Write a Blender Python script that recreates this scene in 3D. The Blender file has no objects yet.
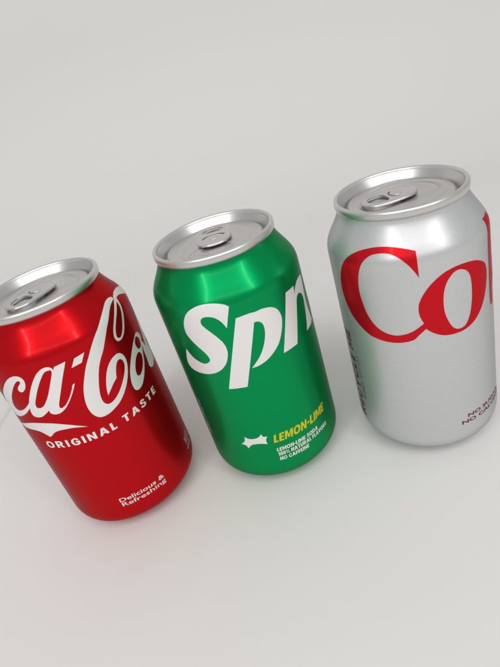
import bpy, bmesh, math, random
from mathutils import Vector, Matrix, noise

random.seed(7)
MM = 0.001
SC = bpy.context.scene
COL = SC.collection

# ---------------------------------------------------------------- camera
def make_camera():
    cam = bpy.data.cameras.new('camera')
    o = bpy.data.objects.new('camera', cam)
    COL.objects.link(o)
    pitch, roll = math.radians(27.973), math.radians(-16.753)
    fw = Vector((0, math.cos(pitch), -math.sin(pitch)))
    rt = Vector((1, 0, 0))
    up = rt.cross(fw)
    r2 = math.cos(roll)*rt + math.sin(roll)*up
    u2 = -math.sin(roll)*rt + math.cos(roll)*up
    m = Matrix((r2, u2, -fw)).transposed().to_4x4()
    m.translation = Vector((11.605, -201.723, 188.631))*MM
    o.matrix_world = m
    cam.sensor_fit = 'VERTICAL'
    cam.sensor_height = 24.0
    cam.sensor_width = 18.0
    cam.lens = 489.04/667*24.0
    cam.shift_x = -(262.10-250)/667
    cam.shift_y = -(333.5-306.06)/667
    cam.clip_start = 0.01
    cam.clip_end = 50
    SC.camera = o
make_camera()

# ---------------------------------------------------------------- world, lamps, exposure
world = bpy.data.worlds.new('World')
SC.world = world
world.use_nodes = True
bg = world.node_tree.nodes['Background']
bg.inputs['Color'].default_value = (1.0, 0.995, 0.985, 1)
bg.inputs['Strength'].default_value = 0.44

def area_lamp(name, loc, aim, sx, sy, power, color=(1, 0.985, 0.965)):
    l = bpy.data.lights.new(name, 'AREA')
    l.shape = 'RECTANGLE'
    l.size, l.size_y = sx, sy
    l.energy = power
    l.color = color
    o = bpy.data.objects.new(name, l)
    COL.objects.link(o)
    o.location = loc
    d = Vector(aim)-Vector(loc)
    o.rotation_euler = d.to_track_quat('-Z', 'Y').to_euler()
    return o
# a large soft lamp behind and above the camera, brighter along its sides and lower edge
area_lamp('softbox_lamp', (0.0, -0.66, 0.70), (0, 0, 0.10), 0.92, 0.62, 0.88)
area_lamp('strip_lamp', (-0.46, -0.62, 0.54), (0, 0, 0.10), 0.04, 0.28, 0.56)
area_lamp('strip_lamp', (0.46, -0.62, 0.54), (0, 0, 0.10), 0.04, 0.28, 0.56)
area_lamp('strip_lamp', (0.0, -0.60, 0.43), (0, 0, 0.10), 0.96, 0.022, 0.30)
area_lamp('added_fill_lamp', (0.0, -0.95, 1.60), (0, 0.5, 0.35), 2.40, 0.70, 13.5)  # added fill from high up, lightens the floor shadows and the backdrop

SC.view_settings.view_transform = 'Standard'
SC.view_settings.look = 'None'
SC.view_settings.exposure = 0.12
SC.view_settings.gamma = 1.0
SC.view_settings.use_curve_mapping = False
SC.render.engine = 'CYCLES'
SC.cycles.max_bounces = 10
SC.cycles.glossy_bounces = 8

# ---------------------------------------------------------------- materials
def new_mat(name):
    m = bpy.data.materials.new(name)
    m.use_nodes = True
    nt = m.node_tree
    return m, nt, nt.nodes['Principled BSDF']

def can_paint(name, color, metallic, rough, coat, grain=0.05):
    """printed aluminium: tinted metal under clear varnish, with faint mottling"""
    m, nt, b = new_mat(name)
    N, L = nt.nodes, nt.links
    b.inputs['Metallic'].default_value = metallic
    b.inputs['Coat Weight'].default_value = coat
    b.inputs['Coat Roughness'].default_value = 0.12
    b.inputs['Specular IOR Level'].default_value = 0.06
    b.inputs['Specular Tint'].default_value = (0.28, 0.28, 0.28, 1)
    tc = N.new('ShaderNodeTexCoord')
    ns = N.new('ShaderNodeTexNoise')
    ns.inputs['Scale'].default_value = 55
    ns.inputs['Detail'].default_value = 2
    L.new(tc.outputs['Object'], ns.inputs['Vector'])
    mr = N.new('ShaderNodeMapRange')
    mr.inputs['To Min'].default_value = rough-0.015
    mr.inputs['To Max'].default_value = rough+0.035
    L.new(ns.outputs['Fac'], mr.inputs['Value'])
    L.new(mr.outputs['Result'], b.inputs['Roughness'])
    n2 = N.new('ShaderNodeTexNoise')
    n2.inputs['Scale'].default_value = 650
    n2.inputs['Detail'].default_value = 3
    L.new(tc.outputs['Object'], n2.inputs['Vector'])
    mix = N.new('ShaderNodeMixRGB')
    mix.inputs['Color1'].default_value = (*[c*(1-grain) for c in color], 1)
    mix.inputs['Color2'].default_value = (*[min(1, c*(1+grain)) for c in color], 1)
    L.new(n2.outputs['Fac'], mix.inputs['Fac'])
    if grain > 0:
        L.new(mix.outputs['Color'], b.inputs['Base Color'])
    else:
        b.inputs['Base Color'].default_value = (*color, 1)
    # slow hand-sized dents in the thin wall plus fine metal grain
    n3 = N.new('ShaderNodeTexNoise')
    n3.inputs['Scale'].default_value = 42
    n3.inputs['Detail'].default_value = 0
    L.new(tc.outputs['Object'], n3.inputs['Vector'])
    b1 = N.new('ShaderNodeBump')
    b1.inputs['Strength'].default_value = 0.10
    b1.inputs['Distance'].default_value = 0.0006
    L.new(n3.outputs['Fac'], b1.inputs['Height'])
    b2 = N.new('ShaderNodeBump')
    b2.inputs['Strength'].default_value = 0.02
    b2.inputs['Distance'].default_value = 0.00002
    L.new(n2.outputs['Fac'], b2.inputs['Height'])
    L.new(b1.outputs['Normal'], b2.inputs['Normal'])
    L.new(b2.outputs['Normal'], b.inputs['Normal'])
    return m

def bare_metal(name, color, rough):
    m, nt, b = new_mat(name)
    N, L = nt.nodes, nt.links
    b.inputs['Metallic'].default_value = 1.0
    tc = N.new('ShaderNodeTexCoord')
    mp = N.new('ShaderNodeMapping')
    mp.inputs['Scale'].default_value = (60, 900, 60)
    L.new(tc.outputs['Object'], mp.inputs['Vector'])
    ns = N.new('ShaderNodeTexNoise')
    ns.inputs['Scale'].default_value = 1.6
    ns.inputs['Detail'].default_value = 4
    L.new(mp.outputs['Vector'], ns.inputs['Vector'])
    mr = N.new('ShaderNodeMapRange')
    mr.inputs['To Min'].default_value = rough-0.03
    mr.inputs['To Max'].default_value = rough+0.04
    L.new(ns.outputs['Fac'], mr.inputs['Value'])
    L.new(mr.outputs['Result'], b.inputs['Roughness'])
    mix = N.new('ShaderNodeMixRGB')
    mix.inputs['Color1'].default_value = (*[c*0.975 for c in color], 1)
    mix.inputs['Color2'].default_value = (*[min(1, c*1.02) for c in color], 1)
    L.new(ns.outputs['Fac'], mix.inputs['Fac'])
    L.new(mix.outputs['Color'], b.inputs['Base Color'])
    bp = N.new('ShaderNodeBump')
    bp.inputs['Strength'].default_value = 0.004
    bp.inputs['Distance'].default_value = 0.0001
    L.new(ns.outputs['Fac'], bp.inputs['Height'])
    L.new(bp.outputs['Normal'], b.inputs['Normal'])
    return m

def paper(name):
    m, nt, b = new_mat(name)
    N, L = nt.nodes, nt.links
    b.inputs['Roughness'].default_value = 0.62
    b.inputs['Specular IOR Level'].default_value = 0.25
    tc = N.new('ShaderNodeTexCoord')
    ns = N.new('ShaderNodeTexNoise')
    ns.inputs['Scale'].default_value = 9
    ns.inputs['Detail'].default_value = 3
    L.new(tc.outputs['Object'], ns.inputs['Vector'])
    mix = N.new('ShaderNodeMixRGB')
    mix.inputs['Color1'].default_value = (0.725, 0.712, 0.705, 1)
    mix.inputs['Color2'].default_value = (0.728, 0.726, 0.716, 1)
    L.new(ns.outputs['Fac'], mix.inputs['Fac'])
    L.new(mix.outputs['Color'], b.inputs['Base Color'])
    n2 = N.new('ShaderNodeTexNoise')
    n2.inputs['Scale'].default_value = 700
    n2.inputs['Detail'].default_value = 4
    L.new(tc.outputs['Object'], n2.inputs['Vector'])
    bp = N.new('ShaderNodeBump')
    bp.inputs['Strength'].default_value = 0.10
    bp.inputs['Distance'].default_value = 0.0002
    L.new(n2.outputs['Fac'], bp.inputs['Height'])
    L.new(bp.outputs['Normal'], b.inputs['Normal'])
    return m

M_RED = can_paint('red_can_paint', (0.52, 0.004, 0.008), 0.68, 0.295, 0.13, 0.0)
M_GREEN = can_paint('green_can_paint', (0.0, 0.300, 0.084), 0.70, 0.295, 0.13, 0.0)
M_SILVER = can_paint('silver_can_paint', (0.605, 0.615, 0.625), 0.66, 0.36, 0.15, 0.05)
M_WHITE_INK = can_paint('white_ink', (0.80, 0.79, 0.78), 0.25, 0.38, 0.06, 0.02)
M_RED_INK = can_paint('red_ink', (0.60, 0.010, 0.018), 0.60, 0.33, 0.08, 0.03)
M_YELLOW_INK = can_paint('yellow_ink', (0.70, 0.62, 0.02), 0.40, 0.38, 0.15, 0.03)
M_MAROON_INK = can_paint('maroon_ink', (0.15, 0.022, 0.034), 0.20, 0.40, 0.15, 0.03)
M_RIM = bare_metal('rim_aluminium', (0.68, 0.67, 0.66), 0.38)
M_LID = bare_metal('lid_aluminium', (0.64, 0.63, 0.625), 0.32)
M_TAB = bare_metal('tab_aluminium', (0.66, 0.645, 0.645), 0.32)
M_PAPER = paper('white_paper')

# ---------------------------------------------------------------- helpers
def link(name, me, mat, parent=None):
    me.materials.clear()
    me.materials.append(mat)
    o = bpy.data.objects.new(name, me)
    COL.objects.link(o)
    if parent is not None:
        o.parent = parent
    return o

def smooth(me):
    for p in me.polygons:
        p.use_smooth = True

def catmull(pts, n=6, closed=True):
    """smooth outline through points (x, y, corner flag); flagged points stay sharp"""
    out = []
    N = len(pts)
    P = [Vector((p[0], p[1])) for p in pts]
    rng = range(N) if closed else range(N-1)
    for i in rng:
        a, b = P[i], P[(i+1) % N]
        ca, cb = pts[i][2], pts[(i+1) % N][2]
        pr = P[i-1] if (closed or i > 0) else a
        nx = P[(i+2) % N] if (closed or i+2 < N) else b
        ln = (b-a).length
        def tang(p0, p1, p2):
            t = p2-p0
            d1, d2 = (p1-p0).length, (p2-p1).length
            return t*(ln/max(d1+d2, 1e-6))
        ta = (b-a) if ca else tang(pr, a, b)
        tb = (b-a) if cb else tang(a, b, nx)
        if ca and not cb: ta = (b-a)*1.5-tb*0.5
        if cb and not ca: tb = (b-a)*1.5-ta*0.5
        for k in range(n):
            s = k/n
            h = (2*s**3-3*s**2+1)*a+(s**3-2*s**2+s)*ta+(-2*s**3+3*s**2)*b+(s**3-s**2)*tb
            out.append((h.x, h.y))
    return out

def fill_polys(polys):
    """2D outlines (first outer, then holes) in mm -> filled flat mesh"""
    cu = bpy.data.curves.new('outline', 'CURVE')
    cu.dimensions = '2D'
    cu.fill_mode = 'BOTH'
    for pl in polys:
        sp = cu.splines.new('POLY')
        sp.points.add(len(pl)-1)
        for q, (x, y) in zip(sp.points, pl):
            q.co = (x, y, 0, 1)
        sp.use_cyclic_u = True
    return curve_mesh(cu)

def curve_mesh(cu):
    o = bpy.data.objects.new('temp_curve', cu)
    COL.objects.link(o)
    dg = bpy.context.evaluated_depsgraph_get()
    me = bpy.data.meshes.new_from_object(o.evaluated_get(dg))
    bpy.data.objects.remove(o)
    bpy.data.curves.remove(cu)
    return me

def text_mesh(body, base, cap, u0, u1, weight=0.0, shear=0.0, rot=False, tracking=1.0):
    """lettering with its baseline at v = base, capitals 'cap' mm high, spanning u0..u1"""
    cu = bpy.data.curves.new('text', 'FONT')
    cu.body = body
    cu.size = cap/0.73
    cu.offset = weight
    cu.space_character = tracking
    cu.fill_mode = 'FRONT'
    cu.resolution_u = 4
    me = curve_mesh(cu)
    xs = [v.co.x for v in me.vertices]
    lo, hi = min(xs), max(xs)
    ys = [v.co.y for v in me.vertices]
    top = max(ys)
    for v in me.vertices:
        x = (v.co.x-lo)/(hi-lo)*(u1-u0)
        y = v.co.y*cap/top
        x += shear*y
        if rot:
            v.co = (base-y, u0+x, 0)
        else:
            v.co = (u0+x, base+y, 0)
    return me

# ---------------------------------------------------------------- the can's outline (mm): radius at each height
R0 = 33.1
BODY_KEYS = [(21.6, 0.35), (22.4, 0.05), (23.6, 0.75), (26.35, 3.2), (29.97, 6.2), (32.26, 9.2), (33.1, 13.2), (33.1, 20), (33.1, 60), (33.1, 96),
             (33.1, 101.4), (32.62, 105.0), (31.15, 108.2), (29.02, 111.7), (27.3, 114.7), (26.28, 117.0), (25.86, 118.75)]
def body_profile():
    out = []
    P = [Vector(p) for p in BODY_KEYS]
    for i in range(len(P)-1):
        a, b = P[i], P[i+1]
        pr = P[i-1] if i else a
        nx = P[i+2] if i+2 < len(P) else b
        ln = (b-a).length
        ta = (b-pr)*(ln/((a-pr).length+ln)) if i else (b-a)
        tb = (nx-a)*(ln/((nx-b).length+ln)) if i+2 < len(P) else (b-a)
        n = 5 if ln < 8 else 8
        for k in range(n):
            s = k/n
            h = (2*s**3-3*s**2+1)*a+(s**3-2*s**2+s)*ta+(-2*s**3+3*s**2)*b+(s**3-s**2)*tb
            out.append((min(h.x, R0), h.y))
    out.append(tuple(P[-1]))
    return out
PROFILE = body_profile()
_WALL = [p for p in PROFILE if p[1] > 0.6]
def wall_radius(z):
    if z <= _WALL[0][1]: return _WALL[0][0]
    for (r0, z0), (r1, z1) in zip(_WALL, _WALL[1:]):
        if z0 <= z <= z1:
            return r0+(r1-r0)*(z-z0)/max(z1-z0, 1e-9)
    return _WALL[-1][0]

def lathe(profile, segs=192, close_bottom=None, close_top=None):
    bm = bmesh.new()
    rings = []
    for r, z in profile:
        rings.append([bm.verts.new((r*math.cos(2*math.pi*k/segs)*MM, r*math.sin(2*math.pi*k/segs)*MM, z*MM)) for k in range(segs)])
    for A, B in zip(rings, rings[1:]):
        for k in range(segs):
            k2 = (k+1) % segs
            bm.faces.new((A[k], A[k2], B[k2], B[k]))
    if close_bottom is not None:
        c = bm.verts.new((0, 0, close_bottom*MM))
        for k in range(segs): bm.faces.new((c, rings[0][(k+1) % segs], rings[0][k]))
    if close_top is not None:
        c = bm.verts.new((0, 0, close_top*MM))
        for k in range(segs): bm.faces.new((c, rings[-1][k], rings[-1][(k+1) % segs]))
    me = bpy.data.meshes.new('lathe')
    bm.to_mesh(me); bm.free()
    smooth(me)
    return me

def wrap(me, off):
    """bend flat print (u along the girth, v height, mm) round the can wall, 'off' mm proud of it"""
    bm = bmesh.new()
    bm.from_mesh(me)
    us = [v.co.x for v in bm.verts]; vs = [v.co.y for v in bm.verts]
    def cut(co, no):
        bmesh.ops.bisect_plane(bm, geom=bm.verts[:]+bm.edges[:]+bm.faces[:], dist=1e-5, plane_co=co, plane_no=no)
    step = 1.5
    u = math.ceil(min(us)/step)*step
    while u < max(us):
        cut((u, 0, 0), (1, 0, 0)); u += step
    for r, z in _WALL:
        if min(vs) < z < max(vs): cut((0, z, 0), (0, 1, 0))
    bmesh.ops.triangulate(bm, faces=bm.faces[:])
    nor = []
    bm.normal_update()
    for f in bm.faces:
        if f.normal.z < 0: f.normal_flip()
    for v in bm.verts:
        u, z = v.co.x, v.co.y
        th = u/R0-math.pi/2
        e = 0.6
        dr = (wall_radius(z+e)-wall_radius(z-e))/(2*e)
        n = Vector((math.cos(th), math.sin(th), -dr)).normalized()
        r = wall_radius(z)
        v.co = (Vector((r*math.cos(th), r*math.sin(th), z))+n*off)*MM
        nor.append(n)
    out = bpy.data.meshes.new('print')
    bm.to_mesh(out); bm.free()
    smooth(out)
    out.normals_split_custom_set_from_vertices([tuple(n) for n in nor])
    return out

def shift_polys(polys, du):
    return [[(x+du, y) for x, y in p] for p in polys]

def outline(raw, du=0.0):
    return shift_polys([catmull(p) for p in raw], du)

def print_poly(name, raw, mat, parent, off=0.06, du=0.0):
    return link(name, wrap(fill_polys(outline(raw, du)), off), mat, parent)

def print_text(name, body, base, cap, u0, u1, mat, parent, off=0.06, **kw):
    return link(name, wrap(text_mesh(body, base, cap, u0, u1, **kw), off), mat, parent)

def tiny_print(name, rows, mat, parent, vertical=False, off=0.06):
    """print too small to read: rows of broken strokes (u0, u1, v, height)"""
    bm = bmesh.new()
    for a0, a1, b, h in rows:
        a = a0
        while a < a1:
            w = random.uniform(0.25, 0.6)*h
            if random.random() < 0.82:
                hh = h*random.choice((1, 1, 0.72))
                k = random.random()
                pieces = [(a, a+w*0.35, b, b+hh), (a+w*0.35, a+w, b+(0 if k < .5 else hh*0.7), b+(hh*0.3 if k < .5 else hh))]
                for x0, x1, y0, y1 in pieces:
                    q = [(x0, y0), (x1, y0), (x1, y1), (x0, y1)]
                    if vertical: q = [(-y, x) for x, y in q]
                    bm.faces.new([bm.verts.new((x, y, 0)) for x, y in q])
            a += w+0.22*h
    me = bpy.data.meshes.new('tiny')
    bm.to_mesh(me); bm.free()
    return link(name, wrap(me, off), mat, parent)

# ---------------------------------------------------------------- bold capitals, cap height 100
def _c(*p): return [(x, y, 1) for x, y in p]
def _ring(w, t=22.5, h=102):
    o = [(w/2+w/2*math.copysign(abs(math.cos(a))**0.86, math.cos(a)), 50+h/2*math.copysign(abs(math.sin(a))**0.86, math.sin(a)), 0) for a in [2*math.pi*k/16 for k in range(16)]]
    i = [(w/2+(w/2-t)*math.copysign(abs(math.cos(a))**0.86, math.cos(a)), 50+(h/2-20)*math.copysign(abs(math.sin(a))**0.86, math.sin(a)), 0) for a in [2*math.pi*k/16 for k in range(16)]]
    return [o, i]
def _small(cx, cy):
    return [[(cx+14*math.cos(a), cy+24*math.sin(a), 0) for a in [2*math.pi*k/10 for k in range(10)]],
            [(cx+5*math.cos(a), cy+13*math.sin(a), 0) for a in [2*math.pi*k/10 for k in range(10)]]]
GLYPHS = {
 'L': (50, [_c((0,0),(50,0),(50,20),(23,20),(23,100),(0,100))]),
 'E': (54, [_c((0,0),(54,0),(54,20),(23,20),(23,41),(50,41),(50,60),(23,60),(23,80),(54,80),(54,100),(0,100))]),
 'F': (52, [_c((0,0),(23,0),(23,39),(49,39),(49,58),(23,58),(23,80),(52,80),(52,100),(0,100))]),
 'M': (92, [_c((0,0),(20,0),(20,66),(38,12),(54,12),(72,66),(72,0),(92,0),(92,100),(66,100),(46,40),(26,100),(0,100))]),
 'N': (74, [_c((0,0),(21,0),(21,62),(52,0),(74,0),(74,100),(53,100),(53,38),(22,100),(0,100))]),
 'I': (23, [_c((0,0),(23,0),(23,100),(0,100))]),
 'T': (65, [_c((21,0),(44,0),(44,80),(65,80),(65,100),(0,100),(0,80),(21,80))]),
 'A': (83, [_c((0,0),(23,0),(29,20),(53,20),(59,0),(83,0),(55,100),(28,100)), _c((34,37),(48,37),(41,66))]),
 'V': (82, [_c((28,0),(54,0),(82,100),(58,100),(41,32),(24,100),(0,100))]),
 'Y': (79, [_c((28,0),(51,0),(51,38),(79,100),(54,100),(40,62),(25,100),(0,100),(28,38))]),
 'O': (84, _ring(84)), '0': (60, _ring(60, 21)),
 'D': (74, [[(0,0,1),(32,0,1),(62,12,0),(74,50,0),(62,88,0),(32,100,1),(0,100,1)], [(23,20,1),(34,20,1),(46,28,0),(51,50,0),(46,72,0),(34,80,1),(23,80,1)]]),
 'R': (76, [[(0,0,1),(23,0,1),(23,36,1),(33,36,1),(51,0,1),(76,0,1),(55,41,1),(67,54,0),(70,68,0),(62,92,0),(40,100,1),(0,100,1)], [(23,55,1),(37,55,1),(46,67,0),(38,81,1),(23,81,1)]]),
 'U': (72, [[(0,100,1),(0,36,0),(8,8,0),(36,-2,0),(64,8,0),(72,36,0),(72,100,1),(49,100,1),(49,36,0),(46,22,0),(36,18,0),(26,22,0),(23,36,0),(23,100,1)]]),
 'C': (75, [[(74,70,1),(62,94,0),(40,102,0),(12,88,0),(0,50,0),(12,12,0),(40,-2,0),(64,8,0),(75,34,1),(52,38,1),(48,24,0),(40,18,0),(28,24,0),(23,50,0),(28,76,0),(40,82,0),(48,78,0),(52,66,1)]]),
 'G': (76, [[(74,70,1),(62,94,0),(40,102,0),(12,88,0),(0,50,0),(12,12,0),(40,-2,0),(60,2,0),(76,16,1),(76,56,1),(40,56,1),(40,38,1),(54,38,1),(54,25,1),(48,20,0),(40,18,0),(28,24,0),(23,50,0),(28,76,0),(40,82,0),(48,78,0),(52,66,1)]]),
 'S': (66, [[(60,72,1),(54,94,0),(32,102,0),(10,94,0),(3,72,0),(12,54,0),(34,43,0),(42,37,0),(43,28,0),(40,19,0),(32,17,0),(24,20,0),(22,32,1),(0,30,1),(6,8,0),(32,-2,0),(58,6,0),(66,28,0),(58,48,0),(36,59,0),(27,64,0),(25,72,0),(27,80,0),(32,83,0),(38,80,0),(39,70,1)]]),
 '1': (37, [_c((14,0),(37,0),(37,100),(18,100),(0,86),(0,66),(14,74))]),
 '%': (88, _small(14, 75)+_small(74, 25)+[_c((20,0),(34,0),(68,100),(54,100))]),
 '-': (34, [_c((0,36),(34,36),(34,56),(0,56))]),
}
def bold_mesh(body, base, cap, u0, u1, gap=11, space=34, shear=0.0, rot=False):
    x, polys = 0.0, []
    for ch in body:
        if ch == ' ':
            x += space; continue
        w, raw = GLYPHS[ch]
        for p in raw: polys.append([(a+x, b) for a, b in catmull(p, 3)])
        x += w+gap
    x -= gap
    k = (u1-u0)/x
    out = []
    for p in polys:
        q = []
        for a, b in p:
            uu, vv = a*k+shear*b*cap/100, b*cap/100
            q.append((base-vv, u0+uu) if rot else (u0+uu, base+vv))
        out.append(q)
    return fill_polys(out)
def print_bold(name, body, base, cap, u0, u1, mat, parent, off=0.06, **kw):
    return link(name, wrap(bold_mesh(body, base, cap, u0, u1, **kw), off), mat, parent)

# ---------------------------------------------------------------- lettering outlines (mm on the can wall)
RED_CA = [[(-23.78,91.89,0),(-16.68,97.63,0),(-12.28,99.49,0),(-9.62,99.2,0),(-8.3,97.48,0),(-8.69,95.01,0),(-10.28,92.66,0),(-12.25,91.45,0),(-13.46,91.86,0),(-13.38,93.34,0),(-11.77,94.96,0),(-10.59,95.95,0),(-10.55,96.96,0),(-11.8,96.92,0),(-14.27,95.09,0),(-17.4,91.97,0),(-20.84,88,0),(-23.06,84.36,0),(-23.29,81.99,0),(-21.68,80.97,0),(-19.03,81.44,0),(-15.94,82.93,0),(-12.32,85.63,1),(-10.31,88.74,0),(-6.58,93.76,0),(-2.5,98.15,0),(0.46,100.01,0),(2.91,100.26,0),(4.39,99.2,0),(4.57,97.88,1),(5.53,99.24,1),(10.15,99.55,1),(8.84,97.39,0),(6.62,93.95,0),(2.24,86.58,0),(-0.43,81.9,0),(-0.62,80.44,0),(0.35,80.25,0),(2.22,81.27,0),(4.69,83.68,0),(7.12,86.83,0),(8.27,88.64,0),(9.23,88.96,1),(7.67,86.53,0),(4.64,82.82,0),(1.53,79.77,0),(-1.34,78.16,0),(-3.61,77.97,0),(-5.37,78.9,0),(-5.46,80.65,1),(-7.43,79.34,0),(-10.2,77.91,0),(-12.38,77.79,0),(-14.13,78.56,0),(-14.32,80.41,0),(-13.58,82.88,1),(-16.63,80.49,0),(-20.23,78.45,0),(-24.77,76.86,0),(-28.24,76.59,0),(-30.7,78.43,0),(-30.86,82.65,0),(-27.92,87.52,0)],
  [(3.73,98.5,1),(1.37,98.43,0),(-0.97,96.39,0),(-4.39,92.37,0),(-7.64,87.9,0),(-9.66,84.67,0),(-9.85,82.89,0),(-8.46,82.52,0),(-6.54,83.24,0),(-4.33,85.38,0),(-2.55,87.5,0),(-0.15,91.01,0),(2.45,95.06,0),(3.76,97.42,0)]]
RED_SWOOSH = [[(-32.77,69.75,1),(-18.44,74.29,0),(-8.69,73.99,0),(-2.18,71.76,0),(2.72,69.04,0),(5.34,67.35,1),(0.22,69.09,0),(-3.27,69.46,0),(-6.74,69.38,0),(-9.12,68.62,0),(-11.21,67.08,0),(-12.43,66.45,1),(-13.53,67.63,0),(-16.54,69.61,0),(-21.71,69.97,0),(-26.57,69.92,0),(-28.6,70.38,0)]]
RED_HYPHEN = [[(13.51,99.06,1),(17.95,99.42,1),(15.34,95.94,1),(10.99,95.77,1)]]
RED_C = [[(45.16,108.81,1),(42.78,108.62,0),(39.54,107.98,0),(35.7,106.2,0),(31.21,102.88,0),(28.2,99.54,0),(24.91,95.46,0),(22.56,93.07,0),(20.08,89.69,0),(17.7,84.7,0),(15.92,79.64,0),(15.38,76.04,0),(15.96,73.62,0),(17.35,72.59,0),(19.65,72.87,0),(22.71,74.53,0),(26.07,77.38,0),(29.2,80.86,0),(30.75,83.59,0),(30.93,85.89,0),(29.86,87.38,0),(28.42,87.33,0),(26.81,85.66,0),(25.55,83.23,0),(24.8,81.17,1),(22.42,79.76,0),(20.23,77.96,0),(18.37,76.37,1),(19.14,79.77,0),(20.64,83.55,0),(22.66,86.87,0),(25.23,89.25,0),(28.26,90.31,0),(30.74,89.88,0),(32.37,87.69,0),(32.58,84.61,0),(31.42,81.08,0),(28.91,77.1,0),(25.7,73.64,0),(21.81,70.66,0),(17.93,69.08,0),(14.67,68.41,0),(11.65,68.96,0),(9.83,71.17,0),(9.02,74.71,0),(9.35,79,0),(10.94,84.37,0),(13.1,88.74,0),(15.98,93.42,0),(19.11,97.29,0),(21.83,100.42,0),(25.16,103.4,0),(31.68,107.4,0),(38.4,110.11,0),(42.06,110.57,0),(45.05,109.93,0)]]
RED_LOOP = [[(45.61,108.96,1),(38.58,105.26,0),(34.01,100.97,0),(32.21,97.17,0),(32.98,94.56,0),(35.63,94.07,0),(38.99,96.15,0),(42.65,100.77,0),(45.36,105.27,0),(47.09,108.06,1)],
  [(44.69,107.24,0),(39.03,104.03,0),(35.06,100.25,0),(33.49,96.72,0),(34.1,95.35,0),(35.69,95.16,0),(38.2,97.16,0),(41.44,101.54,0),(44.15,105.54,0)]]
RED_TAIL = [[(45.2,109,1),(49.92,110.01,0),(56.43,109.37,0),(65.09,106.37,0),(65.62,105.21,0),(61.2,104.64,1),(58.58,104.3,1),(53.87,106.63,0),(50.14,107.97,0),(46.44,108.03,1)]]
RED_O = [[(32.09,79.55,0),(34.99,83.23,0),(37.88,85.97,0),(41.76,88.55,0),(45.64,89.82,0),(47.84,89.07,0),(49.44,86.35,0),(47.89,83.81,0),(45.08,80.66,0),(42.95,77.1,0),(40.4,73.89,0),(36.78,70.58,0),(34.2,69.08,0),(31.62,68.87,0),(30.17,70.22,0),(29.87,73.26,0),(30.73,76.62,0)],
  [(41.24,82.46,0),(38.3,81.67,0),(36,79.44,0),(34.57,76.53,0),(34.79,74.3,0),(36.71,73.76,0),(39.78,75.42,0),(42.03,77.79,0),(42.92,80.4,0)],
  [(44.29,88.76,0),(46.69,86.63,0),(46.03,83.56,0),(43.32,82.95,0),(41.93,84.46,0),(41.89,86.98,0)]]
RED_L = [[(48.06,83.9,0),(49.87,80.44,0),(50.65,76.78,0),(51.76,72.84,0),(51.34,69.88,0),(48.35,69.33,0),(45.66,70.61,0),(44.96,72.42,0),(45.8,76,0),(46.17,80.09,0)]]
GREEN_S = [[(-0.78,103.03,1),(-2.61,104.46,0),(-5.91,105.53,0),(-10.22,105.91,0),(-14.21,105.33,0),(-18.07,103.53,0),(-20.94,100.55,0),(-22.79,96.9,0),(-23.26,92.88,0),(-21.95,89.81,0),(-19.82,86.74,0),(-17.66,83.97,0),(-16.38,81.51,0),(-16.28,79.59,0),(-17.83,78.12,0),(-20.02,77.71,0),(-22.64,78.74,0),(-25.09,80.6,0),(-27.3,84.35,1),(-30.38,76.86,0),(-29.47,73.8,0),(-25.91,72.34,0),(-21.39,72,0),(-17.04,72.57,0),(-13.04,74.24,0),(-10.03,76.91,0),(-8.07,80.33,0),(-7.21,83.84,0),(-7.57,87.12,0),(-9.01,90.17,0),(-11.13,93.23,0),(-13.08,95.78,0),(-14.02,97.78,0),(-13.5,99.65,0),(-11.78,100.59,0),(-9.46,100.39,0),(-7.41,99.47,0),(-5.5,97.15,0),(-4.3,93.94,1)]]
GREEN_P = [[(0.26,97.21,1),(5.8,97.38,0),(8.36,96.98,0),(11.72,96.88,0),(15.66,95.44,0),(18.05,92.96,0),(18.96,89.3,0),(18.1,85.37,0),(15.81,80.7,0),(13.31,77.57,0),(8.21,74.16,0),(3.7,72.65,0),(0.16,72.51,1),(1.86,73.96,0),(4.86,76.83,0),(7.54,80.68,0),(9.35,84.79,0),(10.1,88.36,0),(9.75,90.97,0),(8.36,92.42,0),(6.69,92.72,1),(-4.16,63.86,1),(-12.51,63.94,1)]]
GREEN_R = [[(24.45,97.27,1),(30.66,97.01,1),(29.94,93.66,1),(32.72,96.4,0),(36.58,97.49,0),(41.22,96.36,0),(40.95,93.21,0),(39.81,87.01,0),(39.81,80.75,0),(41.87,73.4,1),(39.27,72.64,1),(32.46,73.06,1),(34.54,77.81,0),(36.19,83.02,0),(36.96,87.56,0),(35.99,90.04,0),(33.77,91.74,0),(31.55,91.58,0),(29.87,89.27,0),(23.45,72.43,1),(15.18,72.78,1)]]
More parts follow.
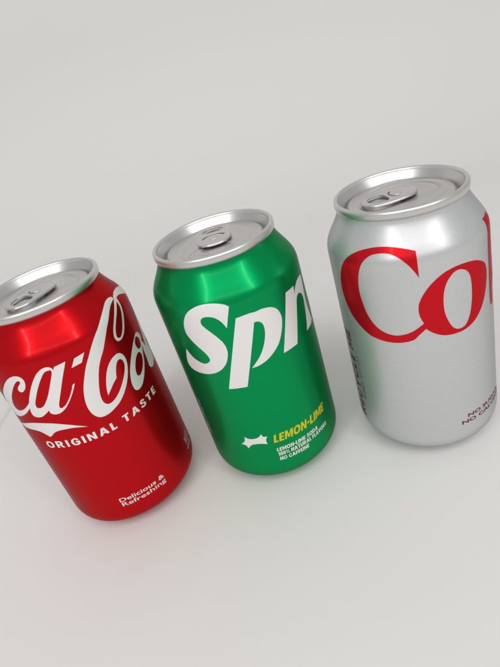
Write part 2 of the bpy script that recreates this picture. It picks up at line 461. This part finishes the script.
SILVER_CO = [[(-8.08,107.77,1),(-11.16,108.8,0),(-15.93,109.86,0),(-21.07,110.28,0),(-26.58,109.77,0),(-32.41,108.17,0),(-36.8,105.64,0),(-40.51,101.4,0),(-43.54,95.38,0),(-44.67,88.86,0),(-43.15,82.3,0),(-39.98,77.19,0),(-35.37,72.92,0),(-31.09,70.13,0),(-26.18,68.83,0),(-21.59,68.34,0),(-17.19,68.58,0),(-12.86,69.73,0),(-10.96,71.49,0),(-7.78,74.32,1),(-5.09,71.72,0),(-0.96,69.45,0),(4.07,68.6,0),(8.7,68.79,0),(13.56,70.46,0),(18.14,74.14,0),(21.16,78.55,0),(23.09,83.49,0),(23.57,88.13,0),(22.4,91.62,0),(19.05,94.45,0),(14.92,96.45,0),(9.82,97.67,0),(4.95,97.84,0),(0.46,96.73,0),(-3.92,93.89,0),(-7.06,90.41,0),(-9.21,86.49,0),(-9.79,83.13,0),(-9.45,80.06,0),(-8.35,77.01,1),(-12.41,74.08,0),(-16.03,72.57,0),(-20.37,72.04,0),(-24.71,73.35,0),(-27.93,75.91,0),(-30.61,80.19,0),(-32.21,85.92,0),(-32.88,91.72,0),(-32.12,97.68,0),(-30.49,102.38,0),(-28.5,105.43,0),(-25.5,107.45,0),(-21.73,108.1,0),(-18.15,107.81,0),(-14.82,106.38,0),(-11.85,103.67,0),(-9.65,100.4,0),(-8.17,97.29,1)],
  [(8.14,95.82,0),(10.82,94,0),(12.4,90.93,0),(12.85,85.93,0),(12.42,80.25,0),(10.77,74,0),(8.29,70.56,0),(5.17,70.23,0),(2.89,71.91,0),(1.29,75.1,0),(0.05,79.59,0),(-0.14,84.61,0),(0.5,89.22,0),(2.03,92.93,0),(4.29,95.35,0),(6.21,96.07,0)]]
SILVER_K = [[(35.52,107.77,1),(36.2,105.23,0),(32.02,102.83,0),(32.13,95.28,0),(30.85,81.16,0),(30,69.65,1),(26.99,69.91,0),(25.98,74.72,0),(26.23,88.65,0),(26.53,99.86,0),(27.32,104.96,0),(27.55,106.66,0),(27.11,107.93,1)]]
GREEN_STAR = [[(-13.86,35.39,1),(-11.39,34.08,0),(-8.73,34.14,0),(-7.16,34.7,0),(-5.54,36.2,1),(-5.0,34.6,0),(-3.1,34.3,1),(-4.2,32.4,0),(-4.2,29.7,1),(-6.6,30.5,0),(-9.2,30.69,0),(-11.5,30.24,0),(-13.79,28.2,1),(-14.54,30.1,0),(-16.62,30.83,1),(-14.3,32.9,0)]]
RED_STEM = [[(49.6,72.5,0),(52.6,69.6,0),(56,72.5,0),(60,79,0),(58.6,79.6,1),(56.4,76.4,0),(55.2,76.2,0),(57,82,0),(62,92,0),(67,101,0),(69.5,106,0),(69,109.5,0),(66.2,109.8,0),(62.5,106,0),(57,96,0),(52,84,0),(49.6,77,0)],
            [(62.2,98,0),(65.8,105.5,0),(67.6,107.3,0),(67,104,0),(64,98.4,0)]]
GREEN_T = [[(46.5,72.6,1),(54.5,72.6,1),(59.5,85.5,0),(61.4,91.2,1),(65.2,91.2,1),(67,97,1),(63.2,97,1),(65.4,104,1),(57.2,101.4,1),(55.6,97,1),(52.6,97,1),(50.8,91.2,1),(53.6,91.2,1)]]
GREEN_E = [[(83,83.4,1),(71,80.8,0),(70.6,77.4,0),(73.2,76.4,0),(79.6,79.6,1),(78,74,0),(72,71.8,0),(66,72.6,0),(62.6,77,0),(63.4,84.4,0),(68,92.4,0),(75,97.2,0),(81.6,97,0),(85,92.6,0)],
           [(72.4,86.2,1),(78,87.6,1),(78.4,91.2,0),(76,91.8,0)]]
SILVER_K_ARM = [[(31.6,82.6,1),(44,95.6,1),(40.6,95.6,1),(40.6,97.6,1),(55,97.6,1),(55,95.6,1),(50,95,0),(41,85.6,0),(52,72.4,0),(56.4,70.6,1),(56.4,68.6,1),(39.4,68.6,1),(39.4,70.6,1),(41.6,71.4,0),(35.4,80.4,0),(31.4,77,1)]]
SILVER_E = [[(84.4,84,1),(66.4,84,1),(67,76,0),(71.4,71.6,0),(77,72.6,0),(82.6,77.2,1),(84.2,75.6,1),(78.6,69.8,0),(71,67.8,0),(62,71.2,0),(57.6,79.4,0),(58.2,88.6,0),(63.4,95.6,0),(71.6,98,0),(79.8,95,0),(84,88.6,0)],
            [(66.6,86,1),(75.6,86,1),(75.4,92.4,0),(71.6,95.8,0),(67.8,92.6,0)]]

# ---------------------------------------------------------------- lid, rim and pull tab
RIM_PROFILE = [(25.80, 118.55), (26.02, 118.72), (26.45, 119.05), (26.75, 119.5), (26.88, 120.1), (26.92, 120.9), (26.86, 121.6), (26.66, 122.1),
               (26.30, 122.42), (25.85, 122.5), (25.42, 122.36), (25.12, 122.0), (24.98, 121.5), (24.9, 121.0)]
LID_Z = 118.7
def lid_mesh(tab_dir):
    """chuck wall, countersink groove and centre panel with its pressed recess"""
    prof = [(24.93, 121.3), (24.6, 120.8), (24.0, 119.9), (23.4, 119.0), (22.95, 118.2), (22.6, 117.2), (22.4, 116.5), (22.1, 116.2), (21.8, 116.4), (21.65, 117.2),
            (21.5, 118.15), (21.3, 118.5), (21.05, 118.66), (20.9, LID_Z)]
    r = 20.4
    while r > 0.5:
        prof.append((r, LID_Z)); r -= 0.4
    segs = 192
    bm = bmesh.new()
    c, s = math.cos(tab_dir), math.sin(tab_dir)
    def sst(a, b, x):
        t = max(0, min(1, (x-a)/(b-a))); return t*t*(3-2*t)
    def h(x, y, z):
        rr = math.hypot(x, y)
        if rr > 20.9: return z
        a, b = x*c+y*s, -x*s+y*c          # a runs towards the tab's finger end
        # recess: wide at the mouth, narrowing to the finger end
        w = 16.8-0.16*max(0, a+4)
        d = math.hypot(a*0.93+0.6, b*17.2/w)
        z += -0.35*(1-sst(16.2, 17.4, d))
        # mouth panel with a pressed bead, opposite the finger end
        e = math.hypot((a+9.3)/7.2, b/10.2)
        z += 0.28*(sst(0.72, 0.80, e)-sst(0.88, 0.96, e))
        e2 = math.hypot((a+9.3)/8.6, b/11.6)
        z -= 0.16*(sst(0.95, 0.975, e2)-sst(0.99, 1.015, e2))
        # finger well
        e3 = math.hypot((a-9.8)/6.2, b/6.4)
        z -= 1.25*(1-sst(0.55, 1.0, e3))
        # rivet boss
        z += 0.5*(1-sst(2.4, 4.6, rr))
        return z
    rings = []
    for r, z in prof:
        rings.append([bm.verts.new((r*math.cos(2*math.pi*k/segs)*MM, r*math.sin(2*math.pi*k/segs)*MM,
                                    h(r*math.cos(2*math.pi*k/segs), r*math.sin(2*math.pi*k/segs), z)*MM)) for k in range(segs)])
    for A, B in zip(rings, rings[1:]):
        for k in range(segs):
            k2 = (k+1) % segs
            bm.faces.new((A[k], A[k2], B[k2], B[k]))
    v = bm.verts.new((0, 0, (LID_Z-0.05)*MM))
    for k in range(segs): bm.faces.new((v, rings[-1][k], rings[-1][(k+1) % segs]))
    me = bpy.data.meshes.new('lid')
    bm.to_mesh(me); bm.free()
    smooth(me)
    return me

def bevelled_plate(polys, z, half, bevel):
    cu = bpy.data.curves.new('plate', 'CURVE')
    cu.dimensions = '2D'
    cu.fill_mode = 'BOTH'
    cu.extrude = half*MM
    cu.bevel_depth = bevel*MM
    cu.bevel_resolution = 3
    for pl in polys:
        sp = cu.splines.new('POLY')
        sp.points.add(len(pl)-1)
        for q, (x, y) in zip(sp.points, pl): q.co = (x*MM, y*MM, 0, 1)
        sp.use_cyclic_u = True
    me = curve_mesh(cu)
    for v in me.vertices: v.co.z += z*MM
    return me

def tube_ring(path, radius, z, flat=1.0, n=10):
    bm = bmesh.new()
    rings = []
    N = len(path)
    for i, (x, y) in enumerate(path):
        t = Vector((path[(i+1) % N][0]-path[i-1][0], path[(i+1) % N][1]-path[i-1][1])).normalized()
        nx, ny = t.y, -t.x
        rings.append([bm.verts.new(((x+nx*radius*math.cos(a))*MM, (y+ny*radius*math.cos(a))*MM, (z+radius*flat*math.sin(a))*MM))
                      for a in [2*math.pi*k/n for k in range(n)]])
    for i in range(N):
        A, B = rings[i], rings[(i+1) % N]
        for k in range(n):
            bm.faces.new((A[k], A[(k+1) % n], B[(k+1) % n], B[k]))
    bmesh.ops.recalc_face_normals(bm, faces=bm.faces[:])
    me = bpy.data.meshes.new('tube')
    bm.to_mesh(me); bm.free()
    smooth(me)
    return me

TAB_RAW = [(-8.6,0,0),(-8.0,3.4,0),(-6.0,6.3,0),(-2.6,7.7,0),(3,7.95,0),(9,7.6,0),(13.2,6.4,0),(15.9,3.6,0),(16.7,0,0),(15.9,-3.6,0),(13.2,-6.4,0),(9,-7.6,0),(3,-7.95,0),(-2.6,-7.7,0),(-6.0,-6.3,0),(-8.0,-3.4,0)]
HOLE_RAW = [(4.9,0,0),(5.4,3.4,0),(7.2,5.4,0),(10.3,5.3,0),(13.2,3.7,0),(14.4,0,0),(13.2,-3.7,0),(10.3,-5.3,0),(7.2,-5.4,0),(5.4,-3.4,0)]
def inset(path, d):
    out = []
    N = len(path)
    for i, (x, y) in enumerate(path):
        t = Vector((path[(i+1) % N][0]-path[i-1][0], path[(i+1) % N][1]-path[i-1][1])).normalized()
        out.append((x+t.y*d*-1, y-t.x*d*-1))
    return out
def slot_outline():
    # C-shaped slot partly round the rivet island
    pts = []
    for k in range(17):
        a = math.radians(-78+156*k/16)
        pts.append((3.75*math.cos(a)-0.3, 4.3*math.sin(a)))
    for k in range(17):
        a = math.radians(78-156*k/16)
        pts.append((2.75*math.cos(a)-0.3, 3.3*math.sin(a)))
    return pts

def build_can(name, label, x, y, paint, tab_dir, hole_near=4.9, slot=1.0, tab_shift=-1.0):
    root = bpy.data.objects.new(name, None)
    COL.objects.link(root)
    root.empty_display_size = 0.02
    root.location = (x*MM, y*MM, 0)
    root['label'] = label
    root['category'] = 'soda can'
    root['group'] = 'soda cans standing in a row'
    body = link('body', lathe(PROFILE, 192, close_bottom=6.0), paint, root)
    link('rim', lathe(RIM_PROFILE, 192), M_RIM, root)
    link('lid', lid_mesh(tab_dir), M_LID, root)
    rot = Matrix.Translation((tab_shift*MM, 1.0*MM, 0)) @ Matrix.Rotation(tab_dir, 4, 'Z')
    tz = LID_Z+1.0
    tab_path = [(x*0.89, y*0.89) for x, y in catmull(TAB_RAW, 5)]
    hole = [((14.4-(14.4-x)*(14.4-hole_near)/9.5)*0.89, y*0.89) for x, y in catmull(HOLE_RAW, 5)]
    sgn = 1 if sum(a[0]*b[1]-a[1]*b[0] for a, b in zip(tab_path, tab_path[1:]+tab_path[:1])) > 0 else -1
    inner = inset(tab_path, 0.6*sgn)
    me = bevelled_plate([inner, hole, [(x*slot, y*slot) for x, y in slot_outline()]], tz, 0.22, 0.10)
    me.transform(rot)
    tab = link('pull_tab', me, M_TAB, root)
    me = tube_ring(tab_path, 0.68, tz-0.12, 0.9); me.transform(rot)
    link('tab_edge', me, M_TAB, tab)
    hs = 1 if sum(a[0]*b[1]-a[1]*b[0] for a, b in zip(hole, hole[1:]+hole[:1])) > 0 else -1
    me = tube_ring(inset(hole, -0.30*hs), 0.26, tz+0.06, 1.0); me.transform(rot)
    link('finger_hole_edge', me, M_TAB, tab)
    me = lathe([(2.3, LID_Z-0.4), (2.3, tz+0.3), (2.15, tz+0.46), (1.8, tz+0.54), (1.3, tz+0.5), (1.0, tz+0.4), (0.5, tz+0.38)], 48, close_top=tz+0.38)
    me.transform(Matrix.Translation((tab_shift*MM, 1.0*MM, 0)))
    link('rivet', me, M_TAB, tab)
    return root, body

# ---------------------------------------------------------------- backdrop: white paper lying flat, curving up behind
def backdrop():
    bm = bmesh.new()
    prof = []
    y = -640.0
    while y < 300:
        prof.append((y, 0.0)); y += 20
    R, y0 = 240.0, 300.0
    for k in range(0, 25):
        a = math.pi/2*k/24
        prof.append((y0+R*math.sin(a), R*(1-math.cos(a))))
    z = R+30
    while z < 1000:
        prof.append((y0+R, z)); z += 40
    xs = []
    x = -900.0
    while x <= 900:
        xs.append(x)
        x += 0.6 if -205 < x < -178 else 20
    rows = []
    for (y, z) in prof:
        row = []
        for x in xs:
            n = noise.noise(Vector((x*0.004, y*0.004, z*0.004)))
            lift = 0.0
            near = min(1, max(0, (math.hypot(x, y)-170)/120))
            lift += (n*0.5+0.5)*4.0*near
            # a fold running away from the viewer at the left
            cx = -191.5+0.09*(y-100)
            if z < 1:
                fade = max(0, 1-abs(y-60)/220)
                lift += fade*(-3.2*max(0, 1-abs(x-cx)/1.3)+min(5.0, 0.16*max(0, cx-x)))
            if z > 20: row.append(bm.verts.new((x*MM, (y-lift)*MM, z*MM)))
            else: row.append(bm.verts.new((x*MM, y*MM, (z+lift)*MM)))
        rows.append(row)
    for A, B in zip(rows, rows[1:]):
        for k in range(len(A)-1):
            bm.faces.new((A[k], A[k+1], B[k+1], B[k]))
    me = bpy.data.meshes.new('backdrop')
    bm.to_mesh(me); bm.free()
    smooth(me)
    o = link('backdrop', me, M_PAPER)
    o['kind'] = 'structure'
    o['label'] = 'seamless white paper sheet curving up behind the cans'
    return o
backdrop()

# ---------------------------------------------------------------- red can
root, b = build_can('soda_can', 'red soda can with white flowing script lettering, cut by the left edge',
                    -78.981, 0.692, M_RED, math.radians(236))
W = M_WHITE_INK
print_poly('script_letters', RED_CA, W, b, 0.060)
print_poly('script_swoosh', RED_SWOOSH, W, b, 0.060)
print_poly('script_hyphen', RED_HYPHEN, W, b, 0.060)
print_poly('script_capital', RED_C, W, b, 0.060)
print_poly('script_loop', RED_LOOP, W, b, 0.072)
print_poly('script_tail', RED_TAIL, W, b, 0.084)
print_poly('script_letter', RED_O, W, b, 0.072)
print_poly('script_letter', RED_L, W, b, 0.084)
print_poly('script_letter', RED_STEM, W, b, 0.096)
print_poly('script_capital', RED_C, W, b, 0.060, du=-80)
print_poly('script_letter', RED_O, W, b, 0.072, du=-80)
print_bold('slogan', 'ORIGINAL TASTE', 59.9, 3.8, -17.2, 40.6, W, b, gap=26, space=46)
print_text('small_print', 'Delicious &', 20.95, 2.3, 0.9, 23.8, W, b, weight=0.03)
print_text('small_print', 'Refreshing', 18.0, 2.3, 1.1, 23.7, W, b, weight=0.02)
tiny_print('fine_print', [(45.5, 53.5, 22.6, 2.2), (46, 53.5, 19.6, 2.2), (45.5, 52, 16.8, 2.0)], W, b)

# ---------------------------------------------------------------- green can
root, b = build_can('soda_can', 'green soda can with bold white slanted lettering, standing in the middle',
                    0, 0, M_GREEN, math.radians(90), 8.0, 1.32, 0.0)
print_poly('bold_capital', GREEN_S, W, b)
print_poly('bold_letter', GREEN_P, W, b)
print_poly('bold_letter', GREEN_R, W, b)
print_poly('bold_letter', GREEN_T, W, b)
print_poly('bold_letter', GREEN_E, W, b)
print_poly('leaf_burst', GREEN_STAR, W, b)
print_bold('flavour_name', 'LEMON-LIME', 29.4, 4.6, -1.2, 28.8, M_YELLOW_INK, b, shear=0.22)
print_bold('small_print', 'LEMON-LIME SODA', 23.7, 2.2, -1.0, 21.6, W, b, shear=0.1)
print_bold('small_print', '100% NATURAL FLAVORS', 20.9, 2.2, -1.0, 28.1, W, b, shear=0.1)
print_bold('small_print', 'NO CAFFEINE', 18.0, 2.1, -0.9, 14.3, W, b, shear=0.1)
tiny_print('fine_print', [(30, 52, 36.0, 1.1), (28, 52, 37.8, 1.1)], W, b, vertical=True)

# ---------------------------------------------------------------- silver can
root, b = build_can('soda_can', 'silver soda can with large red serif lettering, nearest the right edge',
                    78.593, -12.363, M_SILVER, math.radians(189))
print_poly('serif_letters', SILVER_CO, M_RED_INK, b)
print_poly('serif_letter', SILVER_K, M_RED_INK, b)
print_poly('serif_letter', SILVER_K_ARM, M_RED_INK, b, 0.072)
print_poly('serif_letter', SILVER_E, M_RED_INK, b)
print_text('small_print', 'NO SUGAR', 22.2, 1.9, 6.4, 30.4, M_MAROON_INK, b, weight=0.07)
print_text('small_print', 'NO CALORIES', 19.2, 1.9, 3.2, 34.0, M_MAROON_INK, b, weight=0.07)
print_bold('side_print', 'RECYCLE ME', -46.4, 5.6, 14.5, 66.0, M_MAROON_INK, b, rot=True)
tiny_print('fine_print', [(28, 53, 43.0, 1.7)], M_MAROON_INK, b, vertical=True)
